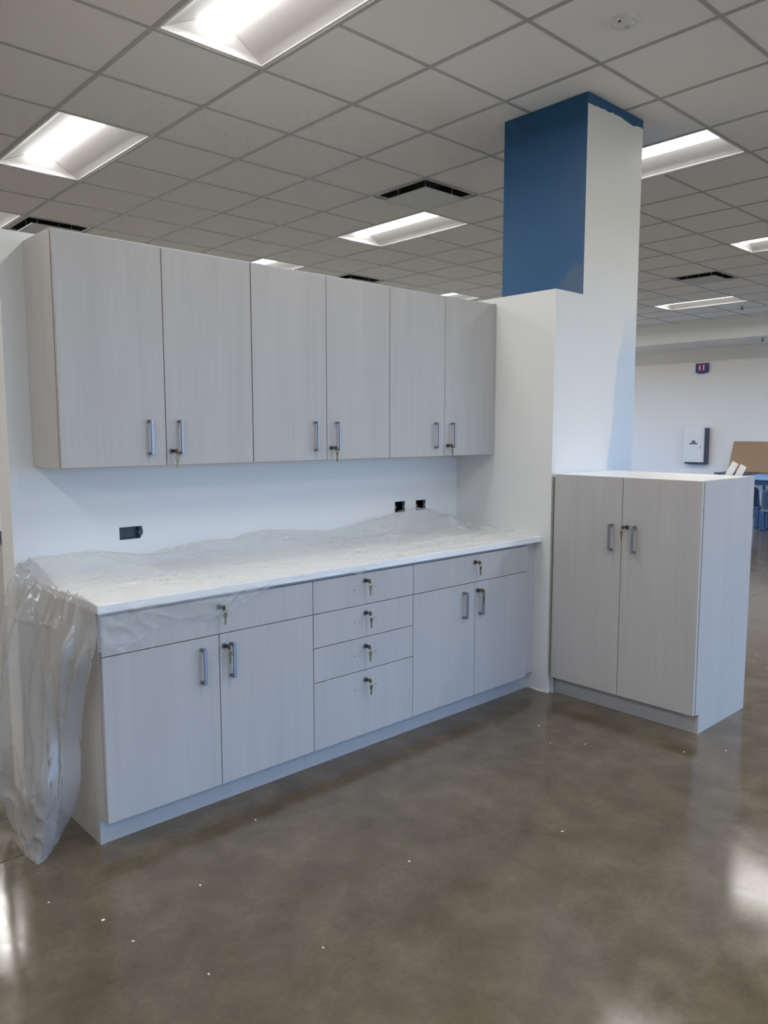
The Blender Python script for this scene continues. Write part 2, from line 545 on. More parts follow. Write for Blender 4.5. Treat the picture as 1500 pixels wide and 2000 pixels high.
for i in range(I0, I1):
    for j in range(J0, J1):
        if (i, j) in taken:
            continue
        a, b = max(gx(i), X_L), min(gx(i + 1), X_SOFFIT)
        c, d = max(gy(j + 1), Y_F), min(gy(j), Y_B)
        if b - a < 0.03 or d - c < 0.03:
            continue
        full = (b - a > 0.609 and d - c > 0.609)
        pp = [project((x, y, ZC)) for x in (a, b) for y in (c, d)]
        size = 0
        if full and all(pp) and max(q[0] for q in pp) > 0 and min(q[0] for q in pp) < 1500 and max(q[1] for q in pp) > 0:
            size = 1.0 / min(q[2] for q in pp)
        cells.append((size, a, b, c, d))
cells.sort(key=lambda t: -t[0])
rest = bmesh.new()
for n, (size, a, b, c, d) in enumerate(cells):
    if size > 0 and n < 290:
        t = link('ceiling_tile', tile_me, M_TILE, ce)
        t.location = ((a + b) / 2, (c + d) / 2, ZC + 0.003)
    else:
        bx(rest, a + 0.006, b - 0.006, c + 0.006, d - 0.006, ZC + 0.003, ZC + 0.019)
r = obj('ceiling_tiles', rest, M_TILE, ce)
r['kind'] = 'stuff'

# light fixture: enamel tray with sloping reflectors, raised lit lens down the middle
def make_fixture():
    W, D, H = S - 0.020, 2 * S - 0.020, 0.085
    x0, x1, y0, y1 = -W / 2, W / 2, -D / 2, D / 2
    fw, lens_w, end = 0.018, 0.098, 0.035
    root = thing('ceiling_light', '', 'ceiling light')
    bm = bmesh.new()
    for a, b, c, d in ((x0, x1, y0, y0 + fw), (x0, x1, y1 - fw, y1), (x0, x0 + fw, y0 + fw, y1 - fw), (x1 - fw, x1, y0 + fw, y1 - fw)):
        bx(bm, a, b, c, d, 0.004, 0.010)
    obj('frame', bm, M_FIXTURE, root)
    for s in (-1, 1):
        bm = bmesh.new()
        n = 8
        rows = []
        for k in range(n + 1):
            t = k / n
            x = s * ((W / 2 - fw) * (1 - t) + lens_w * t)
            z = 0.008 + H * t
            rows.append((x, z))
        va = [bm.verts.new((x, y0 + fw, z)) for x, z in rows]
        vb = [bm.verts.new((x, y1 - fw, z)) for x, z in rows]
        for k in range(n):
            bm.faces.new((va[k], va[k + 1], vb[k + 1], vb[k]))
        obj('reflector', bm, M_FIXTURE, root, smooth=True)
    for s in (-1, 1):
        bm = bmesh.new()
        ye, yi = s * (D / 2 - fw), s * (D / 2 - fw - end)
        a = [bm.verts.new(v) for v in ((x0 + fw, ye, 0.008), (x1 - fw, ye, 0.008), (lens_w, yi, H + 0.006), (-lens_w, yi, H + 0.006))]
        bm.faces.new(a)
        obj('end_plate', bm, M_FIXTURE, root)
    bm = bmesh.new()
    n = 8
    pa, pb = [], []
    for k in range(n + 1):
        x = -lens_w + 2 * lens_w * k / n
        z = H + 0.006 - 0.046 * (1 - (x / lens_w) ** 2)
        pa.append(bm.verts.new((x, y0 + fw + end * 0.6, z)))
        pb.append(bm.verts.new((x, y1 - fw - end * 0.6, z)))
    for k in range(n):
        bm.faces.new((pa[k], pa[k + 1], pb[k + 1], pb[k]))
    obj('lens', bm, M_LENS, root, smooth=True)
    L = bpy.data.lights.new('lamp', 'AREA')
    L.shape = 'RECTANGLE'
    L.size = 2 * lens_w * 0.9
    L.size_y = D - 2 * fw - 2 * end
    L.energy = LAMP_WATTS
    L.color = LENS_COLOR
    L.spread = math.radians(180)
    lo = bpy.data.objects.new('lamp', L)
    COL.objects.link(lo)
    lo.parent = root
    lo.location = (0, 0, 0.030)
    box('housing', x0 + 0.003, x1 - 0.003, y0 + 0.003, y1 - 0.003, H + 0.012, H + 0.03, M_FIXTURE, root)
    return root

def copy_tree(o, parent=None):
    c = o.copy()
    COL.objects.link(c)
    c.parent = parent
    for ch in o.children:
        copy_tree(ch, c)
    return c

LIGHT_LABELS = {
    (-1, 4): 'lit recessed ceiling light nearest the camera, cut by the top edge',
    (-1, 0): 'lit recessed ceiling light above the left wall cabinets, whole in view',
    (-1, -4): 'lit recessed ceiling light at the left edge, just over the partition',
    (4, 4): 'lit recessed ceiling light half hidden behind the blue pillar',
    (4, 0): 'lit recessed ceiling light beside the square air diffuser, left of the blue pillar',
    (4, -4): 'lit ceiling light peeping over the top of the second wall cabinet pair',
    (9, 4): 'lit ceiling light cut by the right edge, beyond the pillar',
    (9, 0): 'sliver of lit ceiling light showing just right of the pillar',
    (9, -4): 'lit ceiling light peeping over the rightmost wall cabinet door',
    (14, 0): 'long lit ceiling light nearest the far white soffit',
}
proto = make_fixture()
first = True
for (i, j) in LIGHT_CELLS:
    o = proto if first else copy_tree(proto)
    first = False
    o.location = ((gx(i) + gx(i + 1)) / 2, gy(j + 1), ZC)
    o['label'] = LIGHT_LABELS.get((i, j), 'lit recessed ceiling light outside the picture')
    o['group'] = 'recessed ceiling lights'

# square plaque diffusers
def make_vent():
    root = thing('air_diffuser', '', 'air diffuser')
    h = S / 2 - 0.013
    bm = bmesh.new()
    f = 0.03
    for a, b, c, d in ((-h, h, -h, -h + f), (-h, h, h - f, h), (-h, -h + f, -h + f, h - f), (h - f, h, -h + f, h - f)):
        bx(bm, a, b, c, d, 0.004, 0.012)
    obj('frame', bm, M_VENT, root)
    bm = bmesh.new()
    a = h - f
    lo = [bm.verts.new((sx * a, sy * a, 0.010)) for sx, sy in ((-1, -1), (1, -1), (1, 1), (-1, 1))]
    hi = [bm.verts.new((sx * a * 0.86, sy * a * 0.86, 0.11)) for sx, sy in ((-1, -1), (1, -1), (1, 1), (-1, 1))]
    for k in range(4):
        bm.faces.new((lo[k], lo[(k + 1) % 4], hi[(k + 1) % 4], hi[k]))
    bm.faces.new(hi)
    obj('duct_cone', bm, M_BLACK, root)
    bm = bmesh.new()
    bx(bm, -a + 0.040, a - 0.040, -a + 0.040, a - 0.040, -0.030, -0.022, 0.003)
    pl = obj('plaque', bm, M_VENT, root)
    bm = bmesh.new()
    for sx in (-1, 1):
        for sy in (-1, 1):
            cyl(bm, (sx * 0.15, sy * 0.15, -0.022), (sx * 0.15, sy * 0.15, 0.10), 0.004, 6)
    obj('hanger', bm, M_VENT, pl)
    return root
VENT_LABELS = ['square air diffuser beside the pillar, black slots round a grey plaque',
               'dark slotted air diffuser peeping over the middle wall cabinets',
               'small square air diffuser at the far right near the soffit',
               'square air diffuser over the left end of the wall cabinets']
vp = make_vent()
for k, (i, j) in enumerate(VENT_CELLS):
    o = vp if k == 0 else copy_tree(vp)
    o.location = (gx(i) + S / 2, gy(j) - S / 2, ZC)
    o['label'] = VENT_LABELS[k]
    o['group'] = 'ceiling air diffusers'

# ceiling sensor and sprinklers
sn = thing('ceiling_sensor', 'round white ceiling sensor with a small black lens', 'sensor', (2.276, -1.217, ZC + 0.003))
bm = bmesh.new()
cyl(bm, (0, 0, -0.016), (0, 0, 0), 0.062, 32, 0.066)
obj('base', bm, M_PLASTIC, sn, smooth=False)
bm = bmesh.new()
cyl(bm, (0, 0, -0.026), (0, 0, -0.016), 0.036, 24, 0.045)
obj('dome', bm, M_PLASTIC, sn)
bm = bmesh.new()
cyl(bm, (-0.040, 0.0, -0.021), (-0.040, 0.0, -0.013), 0.007, 12)
obj('sensor_eye', bm, M_BLACK, sn)
bm = bmesh.new()
bx(bm, 0.0, 0.028, -0.016, 0.002, -0.030, -0.024, 0.003)
obj('switch', bm, M_VENT, sn)
for k, (x, y, z, lab) in enumerate(((10.86, 1.80, ZC + 0.003, 'small dark sprinkler head in the ceiling near the far light'), (12.34, 2.06, 3.008, 'small dark sprinkler head under the soffit at the right edge'))):
    sp = thing('sprinkler', lab, 'sprinkler', (x, y, z), 0, 'sprinkler heads')
    bm = bmesh.new()
    cyl(bm, (0, 0, -0.008), (0, 0, 0), 0.03, 16)
    obj('escutcheon', bm, M_VENT, sp)
    bm = bmesh.new()
    cyl(bm, (0, 0, -0.045), (0, 0, -0.008), 0.010, 10)
    cyl(bm, (0, 0, -0.052), (0, 0, -0.045), 0.024, 12)
    obj('head', bm, M_DARKPLASTIC, sp)

# ------------------------------------------------------------------ partition, wing wall, pillar
XW, YW, ZW = 2.527, -0.703, 2.251
PT = 0.144
HOLES = [(0.358, 0.454, 1.018, 1.073), (1.999, 2.080, 1.018, 1.081), (2.170, 2.251, 1.018, 1.079)]
xs = sorted({-0.075, XW} | {h[0] for h in HOLES} | {h[1] for h in HOLES})
zs = sorted({0.0, ZW} | {h[2] for h in HOLES} | {h[3] for h in HOLES})
bm = bmesh.new()
V = {}
def gv(x, y, z):
    k = (round(x, 5), round(y, 5), round(z, 5))
    if k not in V:
        V[k] = bm.verts.new((x, y, z))
    return V[k]
for a in range(len(xs) - 1):
    for c in range(len(zs) - 1):
        xm, zm = (xs[a] + xs[a + 1]) / 2, (zs[c] + zs[c + 1]) / 2
        hole = any(h[0] < xm < h[1] and h[2] < zm < h[3] for h in HOLES)
        if not hole:
            bm.faces.new((gv(xs[a], 0, zs[c]), gv(xs[a + 1], 0, zs[c]), gv(xs[a + 1], 0, zs[c + 1]), gv(xs[a], 0, zs[c + 1])))
        bm.faces.new((gv(xs[a], PT, zs[c]), gv(xs[a], PT, zs[c + 1]), gv(xs[a + 1], PT, zs[c + 1]), gv(xs[a + 1], PT, zs[c])))
for c in range(len(zs) - 1):
    for x in (xs[0], xs[-1]):
        bm.faces.new((gv(x, 0, zs[c]), gv(x, 0, zs[c + 1]), gv(x, PT, zs[c + 1]), gv(x, PT, zs[c])))
for a in range(len(xs) - 1):
    for z in (zs[0], zs[-1]):
        bm.faces.new((gv(xs[a], 0, z), gv(xs[a + 1], 0, z), gv(xs[a + 1], PT, z), gv(xs[a], PT, z)))
for h in HOLES:      # reveal of each cut-out
    x0, x1, z0, z1 = h
    for (p, q) in (((x0, z0), (x1, z0)), ((x1, z0), (x1, z1)), ((x1, z1), (x0, z1)), ((x0, z1), (x0, z0))):
        e = [bm.verts.new((p[0], 0, p[1])), bm.verts.new((q[0], 0, q[1])), bm.verts.new((q[0], 0.012, q[1])), bm.verts.new((p[0], 0.012, p[1]))]
        bm.faces.new(e)
pw = obj('wall_partition', bm, M_WALL)
tag(pw, 'white free-standing partition wall behind the cabinets', 'wall', kind='structure')

wing = box('wall_wing', XW, 2.789, YW, PT, 0, ZW, M_WALL)
tag(wing, 'white wing wall closing the right end of the counter', 'wall', kind='structure')
# ragged drywall foot at its corner
bm = bmesh.new()
for k in range(9):
    a = XW - 0.004 + random.random() * 0.01
    y = YW - 0.006 + k * 0.012
    s_ = 0.006 + random.random() * 0.010
    bx(bm, a - s_ * 0.5, a + s_ * 0.5, y, y + s_, 0.0, s_ * 0.7, 0.0015)
obj('ragged_foot', bm, M_CRUMB, wing)

bm = bmesh.new()
PX, PYD = 0.59, 0.578
bx(bm, 0, PX, 0, PYD, 0, ZC)
bm.faces.ensure_lookup_table()
bm.normal_update()
for f in bm.faces:
    f.material_index = 1 if f.normal.y < -0.5 else 0
pil = obj('pillar', bm, [M_BLUE, M_PILLAR])
pil.location = (2.789, YW, 0)
tag(pil, 'square pillar with a blue side and a part-painted white front', 'pillar', kind='structure')

# electrical boxes in the cut-outs
BOX_LABELS = ['wide open electrical box in the wall at the left above the counter',
              'left one of the two open square electrical boxes in the white wall',
              'right one of the two open square electrical boxes, nearest the wing wall']
for k, (x0, x1, z0, z1) in enumerate(HOLES):
    eb = thing('electrical_box', BOX_LABELS[k], 'electrical box', ((x0 + x1) / 2, 0, (z0 + z1) / 2), 0, 'open electrical boxes')
    hw, hh = (x1 - x0) / 2 - 0.001, (z1 - z0) / 2 - 0.001
    dp = 0.022 if k == 0 else 0.06
    bm = bmesh.new()
    for a, b, c, d in ((-hw, hw, -hh, -hh + 0.003), (-hw, hw, hh - 0.003, hh), (-hw, -hw + 0.003, -hh + 0.003, hh - 0.003), (hw - 0.003, hw, -hh + 0.003, hh - 0.003)):
        bx(bm, a, b, 0.002, dp, c, d)
    bx(bm, -hw, hw, dp, dp + 0.003, -hh, hh)
    obj('box_shell', bm, M_BOXBLUE if k == 0 else M_BLACK, eb)
    bm = bmesh.new()
    for s in (-1, 1):
        bx(bm, s * (hw - 0.006) - 0.005, s * (hw - 0.006) + 0.005, 0.001, 0.003, -0.007, 0.007)
        cyl(bm, (s * (hw - 0.006), -0.001, 0), (s * (hw - 0.006), 0.002, 0), 0.003, 8)
    obj('screw_ear', bm, M_STEEL if k else M_BOXBLUE, eb)
    if k:
        bm = bmesh.new()      # unpainted paper edge round the cut-out
        bx(bm, hw - 0.014, hw + 0.001, 0.0045, 0.0075, -hh, hh)
        obj('plaster_ring', bm, M_DARKPLASTIC, eb)
    else:
        bm = bmesh.new()
        prism(bm, [(hw + 0.001, -hh + 0.006), (hw + 0.010, -hh + 0.018), (hw + 0.012, 0.004), (hw + 0.007, hh), (hw + 0.001, hh)], -0.0015, 0.0)
        obj('torn_edge', bm, M_BOXBLUE, eb)

# ------------------------------------------------------------------ cabinets
DT = 0.019
def handle(door, x, z0, z1, yf):
    """flat bar pull on two posts"""
    bm = bmesh.new()
    w_, pr = 0.013, 0.032
    bx(bm, x - w_ / 2, x + w_ / 2, yf - pr, yf - pr + 0.008, z0, z1, 0.0015)
    for z in (z0, z1 - 0.010):
        bx(bm, x - w_ / 2, x + w_ / 2, yf - pr + 0.008, yf, z, z + 0.010)
    return obj('handle', bm, M_STEEL, door)

def lock(door, x, z, yf):
    bm = bmesh.new()
    cyl(bm, (x, yf - 0.008, z), (x, yf, z), 0.0115, 18)
    lk = obj('lock', bm, M_LOCKRING, door)
    bm = bmesh.new()
    cyl(bm, (x, yf - 0.011, z), (x, yf - 0.008, z), 0.0085, 16)
    obj('lock', bm, M_LOCK, door).name = 'lock_core'

def panel(name, parent, x0, x1, z0, z1, yf, h=None, lk=None):
    bm = bmesh.new()
    g = 0.0016
    bx(bm, x0 + g, x1 - g, yf, yf + DT, z0 + g, z1 - g, 0.0012)
    d = obj(name, bm, M_LAM, parent)
    if h:
        handle(d, h[0], h[1], h[2], yf)
    if lk:
        lock(d, lk[0], lk[1], yf)
    return d

def make_key_proto():
    """one key standing in the lock, a ring through its bow, a second key hanging"""
    root = thing('key_pair', '', 'keys')
    bm = bmesh.new()     # bow of the key in the lock: upright disc in the y-z plane
    cyl(bm, (-0.0012, -0.030, 0.0), (0.0012, -0.030, 0.0), 0.0105, 14)
    bx(bm, -0.0011, 0.0011, -0.022, -0.011, -0.004, 0.004)
    obj('key', bm, M_BRASS, root)
    bm = bmesh.new()
    torus(bm, (0, -0.037, -0.011), 0.010, 0.0009, 'X', 18, 6)
    obj('key_ring', bm, M_STEEL, root)
    bm = bmesh.new()
    pts = []
    for k in range(12):
        t = 2 * math.pi * k / 12
        pts.append((0.0095 * math.cos(t), -0.028 + 0.0105 * math.sin(t)))
    prism(bm, pts, -0.039, -0.0368)
    prism(bm, [(-0.0042, -0.036), (0.0042, -0.036), (0.0040, -0.050), (0.0026, -0.053), (0.0038, -0.056), (0.0026, -0.059), (0.0020, -0.064), (-0.0015, -0.066), (-0.0042, -0.062)], -0.039, -0.0368)
    obj('hanging_key', bm, M_BRASS, root)
    return root
KEYP = make_key_proto()
key_used = [False]
def keys(x, y, z, rz, label, swing=0.0):
    k = copy_tree(KEYP) if key_used[0] else KEYP
    key_used[0] = True
    k.location = (x, y, z)
    k.rotation_euler = (0, 0, rz + swing)
    k['label'] = label
    k['group'] = 'key pairs hanging from cabinet locks'

# --- base cabinets (front plane y = YB)
YB, YBODY = -0.633, -0.613
ZD0, ZD1, ZR1, ZR2, ZTOP, ZCAB = 0.102, 0.708, 0.558, 0.405, 0.853, 0.863
TOE_Y = -0.567
def base_body(root, x0, x1, end_left=False):
    """carcass in root space (root at x0), plus toe kick board"""
    w_ = x1 - x0
    bm = bmesh.new()
    bx(bm, 0.0005 if not end_left else 0.019, w_ - 0.0005, YBODY, -0.001, ZD0, ZCAB)
    obj('carcass', bm, M_LAM, root)
    box('toe_kick', 0.0005 if not end_left else 0.019, w_ - 0.0005, TOE_Y + 0.004, TOE_Y + 0.020, 0, ZD0, M_TOE, root)

c1 = thing('base_cabinet', 'left base cabinet, wide drawer over two doors, half veiled by plastic', 'cabinet', (0, 0, 0), 0, 'base cabinets under the counter')
base_body(c1, 0, 0.919, True)
bm = bmesh.new()      # finished end panel with toe notch, drawn in the y-z plane
pts = [(-0.001, 0.0), (TOE_Y, 0.0), (TOE_Y, ZD0), (YBODY, ZD0), (YBODY, ZCAB), (-0.001, ZCAB)]
a = [bm.verts.new((0.0, y, z)) for y, z in pts]
b = [bm.verts.new((0.0185, y, z)) for y, z in pts]
bm.faces.new(a); bm.faces.new(b[::-1])
for k in range(len(pts)):
    bm.faces.new((a[k], b[k], b[(k + 1) % len(pts)], a[(k + 1) % len(pts)]))
obj('end_panel', bm, M_LAM, c1)
panel('drawer_front', c1, 0.003, 0.919, ZD1, ZTOP, YB, None, (0.466, 0.816))
panel('door', c1, 0.003, 0.464, ZD0, ZD1, YB, (0.387, 0.530, 0.668))
panel('door', c1, 0.464, 0.919, ZD0, ZD1, YB, (0.514, 0.532, 0.668), (0.486, 0.659))
keys(0.466, YB, 0.816, 0, 'key pair on the left wide drawer, seen through plastic film', 0.15)
keys(0.486, YB, 0.659, 0, 'key pair on the left base cabinet door, beside its handle', 0.1)

c2 = thing('drawer_cabinet', 'four-drawer base cabinet in the middle of the row, no pulls fitted', 'cabinet', (0.919, 0, 0), 0, 'base cabinets under the counter')
base_body(c2, 0.919, 1.520)
ordn = ['top', 'second', 'third', 'deep bottom']
lz = [0.819, 0.671, 0.517, 0.360]
for k, (z0, z1) in enumerate(((ZD1, ZTOP), (ZR1, ZD1), (ZR2, ZR1), (ZD0, ZR2))):
    d = panel('drawer_front', c2, 0, 0.601, z0, z1, YB, None, (0.295, lz[k]))
    for s in (-1, 1):
        bm = bmesh.new()
        cyl(bm, (0.295 + s * 0.064, YB - 0.0006, lz[k] - 0.036), (0.295 + s * 0.064, YB + 0.001, lz[k] - 0.036), 0.0028, 10)
        obj('screw_hole', bm, M_HOLE, d)
    keys(1.214, YB, lz[k], 0, 'key pair on the %s drawer of the four-drawer cabinet' % ordn[k], (0.0, 0.12, -0.05, 0.08)[k])

c3 = thing('base_cabinet', 'right base cabinet beside the wing wall, wide drawer over two doors', 'cabinet', (1.520, 0, 0), 0, 'base cabinets under the counter')
base_body(c3, 1.520, 2.440)
panel('drawer_front', c3, 0, 0.904, ZD1, ZTOP, YB, None, (0.447, 0.814))
panel('door', c3, 0, 0.453, ZD0, ZD1, YB, (0.364, 0.532, 0.668))
panel('door', c3, 0.453, 0.904, ZD0, ZD1, YB, (0.489, 0.534, 0.668), (0.470, 0.663))
box('filler_strip', 0.9195, XW - 1.520 - 0.001, YBODY + 0.012, YBODY + 0.030, ZD0, ZCAB, M_LAM, c3)
box('toe_kick', 0.9195, XW - 1.520 - 0.001, TOE_Y + 0.006, TOE_Y + 0.020, 0, ZD0, M_TOE, c3)
keys(1.967, YB, 0.814, 0, 'key pair on the wide drawer of the right base cabinet', 0.1)
keys(1.990, YB, 0.663, 0, 'key pair on the right base cabinet door, behind its handle', 0.35)

# --- countertop
bm = bmesh.new()
bx(bm, -0.010, XW - 0.001, -0.648, -0.001, 0.8655, 0.8965, 0.003)
ct = obj('countertop', bm, M_COUNTER)
tag(ct, 'white countertop running over the three base cabinets', 'countertop')

# --- wall cabinets
ZU0, ZU1, YU = 1.349, 2.217, -0.301
UX = [0.016, 0.437, 0.851, 1.266, 1.676, 2.088, 2.500]
UP_LAB = ['left pair of wall cabinet doors, with the visible end panel',
          'middle pair of wall cabinet doors between the other two',
          'right pair of wall cabinet doors touching the wing wall']
for k in range(3):
    x0, xm, x1 = UX[2 * k], UX[2 * k + 1], UX[2 * k + 2]
    u = thing('wall_cabinet', 'pale wood wall cabinet, ' + UP_LAB[k], 'cabinet', (x0, 0, ZU0), 0, 'wall cabinets in a row')
    h = ZU1 - ZU0
    bm = bmesh.new()
    xe = (XW - 0.001 - x0) if k == 2 else (x1 - x0 - 0.0005)
    bx(bm, 0, xe, YU + DT + 0.002, -0.001, 0, h)
    obj('carcass', bm, M_LAM, u)
    panel('door', u, 0.001, xm - x0, 0, h - 0.006, YU, (xm - x0 - 0.072, 0.045, 0.183))
    panel('door', u, xm - x0, x1 - x0, 0, h - 0.006, YU, (xm - x0 + 0.058, 0.045, 0.183), (xm - x0 + 0.024, 0.058))
    if k == 2:
        box('filler_strip', x1 - x0 + 0.001, XW - 0.001 - x0, YU + 0.006, YU + DT + 0.0015, 0, h, M_LAM, u)
    keys(xm + 0.024, YU, ZU0 + 0.058, 0, 'key pair on the %s wall cabinet' % ('left', 'middle', 'right')[k], (0.1, 0.2, 0.05)[k])

# --- tall cabinet standing out from the wing wall, doors towards the left
XT, ZT0, ZT1 = 2.523, 0.102, 1.251
TW_ = 0.855
t = thing('storage_cabinet', 'free-standing chest-high two-door cabinet at right of the wing wall', 'cabinet', (XT, YW - 0.002, 0), math.radians(-90))
DEP = 0.590
bm = bmesh.new()
bx(bm, 0.020, TW_ - 0.0195, DT + 0.002, DEP, ZT0, ZT1 - 0.0185)
obj('carcass', bm, M_LAM, t)
box('top_panel', 0.001, TW_ - 0.0195, DT + 0.002, DEP, ZT1 - 0.018, ZT1, M_COUNTER, t, 0.001)
box('toe_kick', 0.020, TW_ - 0.0195, 0.054, 0.070, 0, ZT0, M_TOE, t)
bm = bmesh.new()
pts = [(0.054, 0.0), (0.054, ZT0), (0.021, ZT0), (0.021, ZT1), (DEP, ZT1), (DEP, 0.0)]
a = [bm.verts.new((TW_ - 0.019, y, z)) for y, z in pts]
b = [bm.verts.new((TW_, y, z)) for y, z in pts]
bm.faces.new(a); bm.faces.new(b[::-1])
for k in range(len(pts)):
    bm.faces.new((a[k], b[k], b[(k + 1) % len(pts)], a[(k + 1) % len(pts)]))
obj('end_panel', bm, M_LAM, t)
box('filler_strip', 0.001, 0.0195, 0.030, 0.049, 0, ZT1 - 0.0185, M_LAM, t)
panel('door', t, 0.022, 0.438, ZT0, ZT1 + 0.001, 0.0, (0.382, 0.870, 1.008))
panel('door', t, 0.438, TW_ - 0.002, ZT0, ZT1 + 0.001, 0.0, (0.514, 0.870, 1.008), (0.470, 0.998))
keys(XT, YW - 0.002 - 0.470, 0.998, math.radians(-90), 'key pair on the free-standing cabinet at right', -0.35)

# ------------------------------------------------------------------ plastic sheet
def poly(pts, t):
    """smooth point on a polyline at t in 0..1 (by index)"""
    n = len(pts) - 1
    f = min(max(t, 0), 1) * n
    i = min(int(f), n - 1)
    u = f - i
    p0 = Vector(pts[max(i - 1, 0)]); p1 = Vector(pts[i]); p2 = Vector(pts[i + 1]); p3 = Vector(pts[min(i + 2, n)])
    return 0.5 * ((2 * p1) + (p2 - p0) * u + (2 * p0 - 5 * p1 + 4 * p2 - p3) * u * u + (3 * p1 - p0 - 3 * p2 + p3) * u ** 3)

def lin(tab, x):
    if x <= tab[0][0]:
        return tab[0][1]
    for (a, b), (c, d) in zip(tab, tab[1:]):
        if x <= c:
            u = (x - a) / (c - a)
            u = u * u * (3 - 2 * u)
            return b + (d - b) * u
    return tab[-1][1]

def ridge(x, y, z=0.0):
    return 1.0 - abs(noise.noise(Vector((x, y, z)))) * 2.0

def sstep(a, b, x):
    u = min(max((x - a) / (b - a), 0), 1)
    return u * u * (3 - 2 * u)

ZK = 0.8965
BACK = [(-0.05, 0.070), (0.14, 0.085), (0.47, 0.045), (0.86, 0.065), (1.10, 0.088), (1.20, 0.086), (1.44, 0.050), (1.84, 0.085), (2.10, 0.100), (2.20, 0.094), (2.36, 0.05), (2.52, 0.02)]
def top_h(x, y):
    back = lin(BACK, x) * sstep(-0.34, -0.06, y) ** 1.3
    m1 = 0.082 * math.exp(-(((x - 2.17) / 0.10) ** 2 + ((y + 0.26) / 0.07) ** 2))
    m2 = 0.032 * math.exp(-(((x - 1.93) / 0.09) ** 2 + ((y + 0.36) / 0.05) ** 2))
    m3 = 0.030 * math.exp(-(((x - 2.36) / 0.06) ** 2 + ((y + 0.33) / 0.08) ** 2))
    m4 = 0.030 * math.exp(-(((x - 1.05) / 0.22) ** 2 + ((y + 0.24) / 0.06) ** 2))
    wx = x + 0.10 * noise.noise(Vector((x * 3, y * 3, 5)))
    wy = y + 0.08 * noise.noise(Vector((x * 3, y * 3, 9)))
    r1 = max(0, ridge(wx * 1.1 + wy * 2.5, wy * 4.5)) ** 4
    r2 = max(0, ridge(wx * 2.0 - wy * 2.5, wy * 7.0 + wx, 3)) ** 6
    r3 = max(0, ridge(wx * 5 + wy * 5, wy * 10.0 - wx * 2, 7)) ** 8
    sw_ = 0.5 + 0.5 * noise.noise(Vector((wx * 1.6, wy * 4.0, 40)))
    edge = sstep(-0.648, -0.52, y)
    edge2 = 0.10 + 0.90 * edge
    right = 1.0 + 0.8 * sstep(1.6, 2.2, x)
    return 0.0022 + back * (0.85 + 0.3 * sw_) + (m1 + m2 + m3 + m4) * edge + edge2 * right * (0.009 * sw_ + 0.012 * r1 + 0.010 * r2 + 0.005 * r3)

bm = bmesh.new()
NX, NY = 300, 80
X0, X1s = -0.016, 2.505
grid = []
for a in range(NX + 1):
    x = X0 + (X1s - X0) * a / NX
    col = []
    for b in range(NY + 1):
        y = -0.652 + 0.646 * b / NY
        xx = x
        if a > NX - 12:
            xx = min(x + 0.0, 2.520) - 0.05 * (0.5 + 0.5 * noise.noise(Vector((y * 6, 2, 0)))) * (a - NX + 12) / 12
        yy = y
        if b > NY - 6:
            yy = y
        col.append(bm.verts.new((xx, yy, ZK + top_h(x, y))))
    grid.append(col)
for a in range(NX):
    for b in range(NY):
        bm.faces.new((grid[a][b], grid[a + 1][b], grid[a + 1][b + 1], grid[a][b + 1]))
# hanging curtain at the left end
RB = [(-0.016, -0.652, 0.899), (-0.018, -0.668, 0.80), (-0.030, -0.640, 0.69), (-0.030, -0.570, 0.56), (-0.030, -0.520, 0.40), (-0.042, -0.525, 0.24), (-0.045, -0.47, 0.12), (-0.065, -0.42, 0.035)]
LB = [(-0.016, -0.006, 0.97), (-0.075, -0.010, 0.945), (-0.110, -0.012, 0.86), (-0.140, -0.012, 0.72), (-0.155, -0.012, 0.55), (-0.150, -0.014, 0.38), (-0.125, -0.02, 0.22)]
BT = [(-0.065, -0.42, 0.035), (-0.10, -0.465, 0.018), (-0.155, -0.515, 0.006), (-0.208, -0.546, 0.004), (-0.214, -0.46, 0.010), (-0.206, -0.33, 0.02), (-0.200, -0.22, 0.06), (-0.160, -0.10, 0.16), (-0.125, -0.02, 0.22)]
NT = 150
rows = [grid[0]]
c00, c10 = grid[0][0].co.copy(), grid[0][NY].co.copy()
c01, c11 = Vector(BT[0]), Vector(BT[-1])
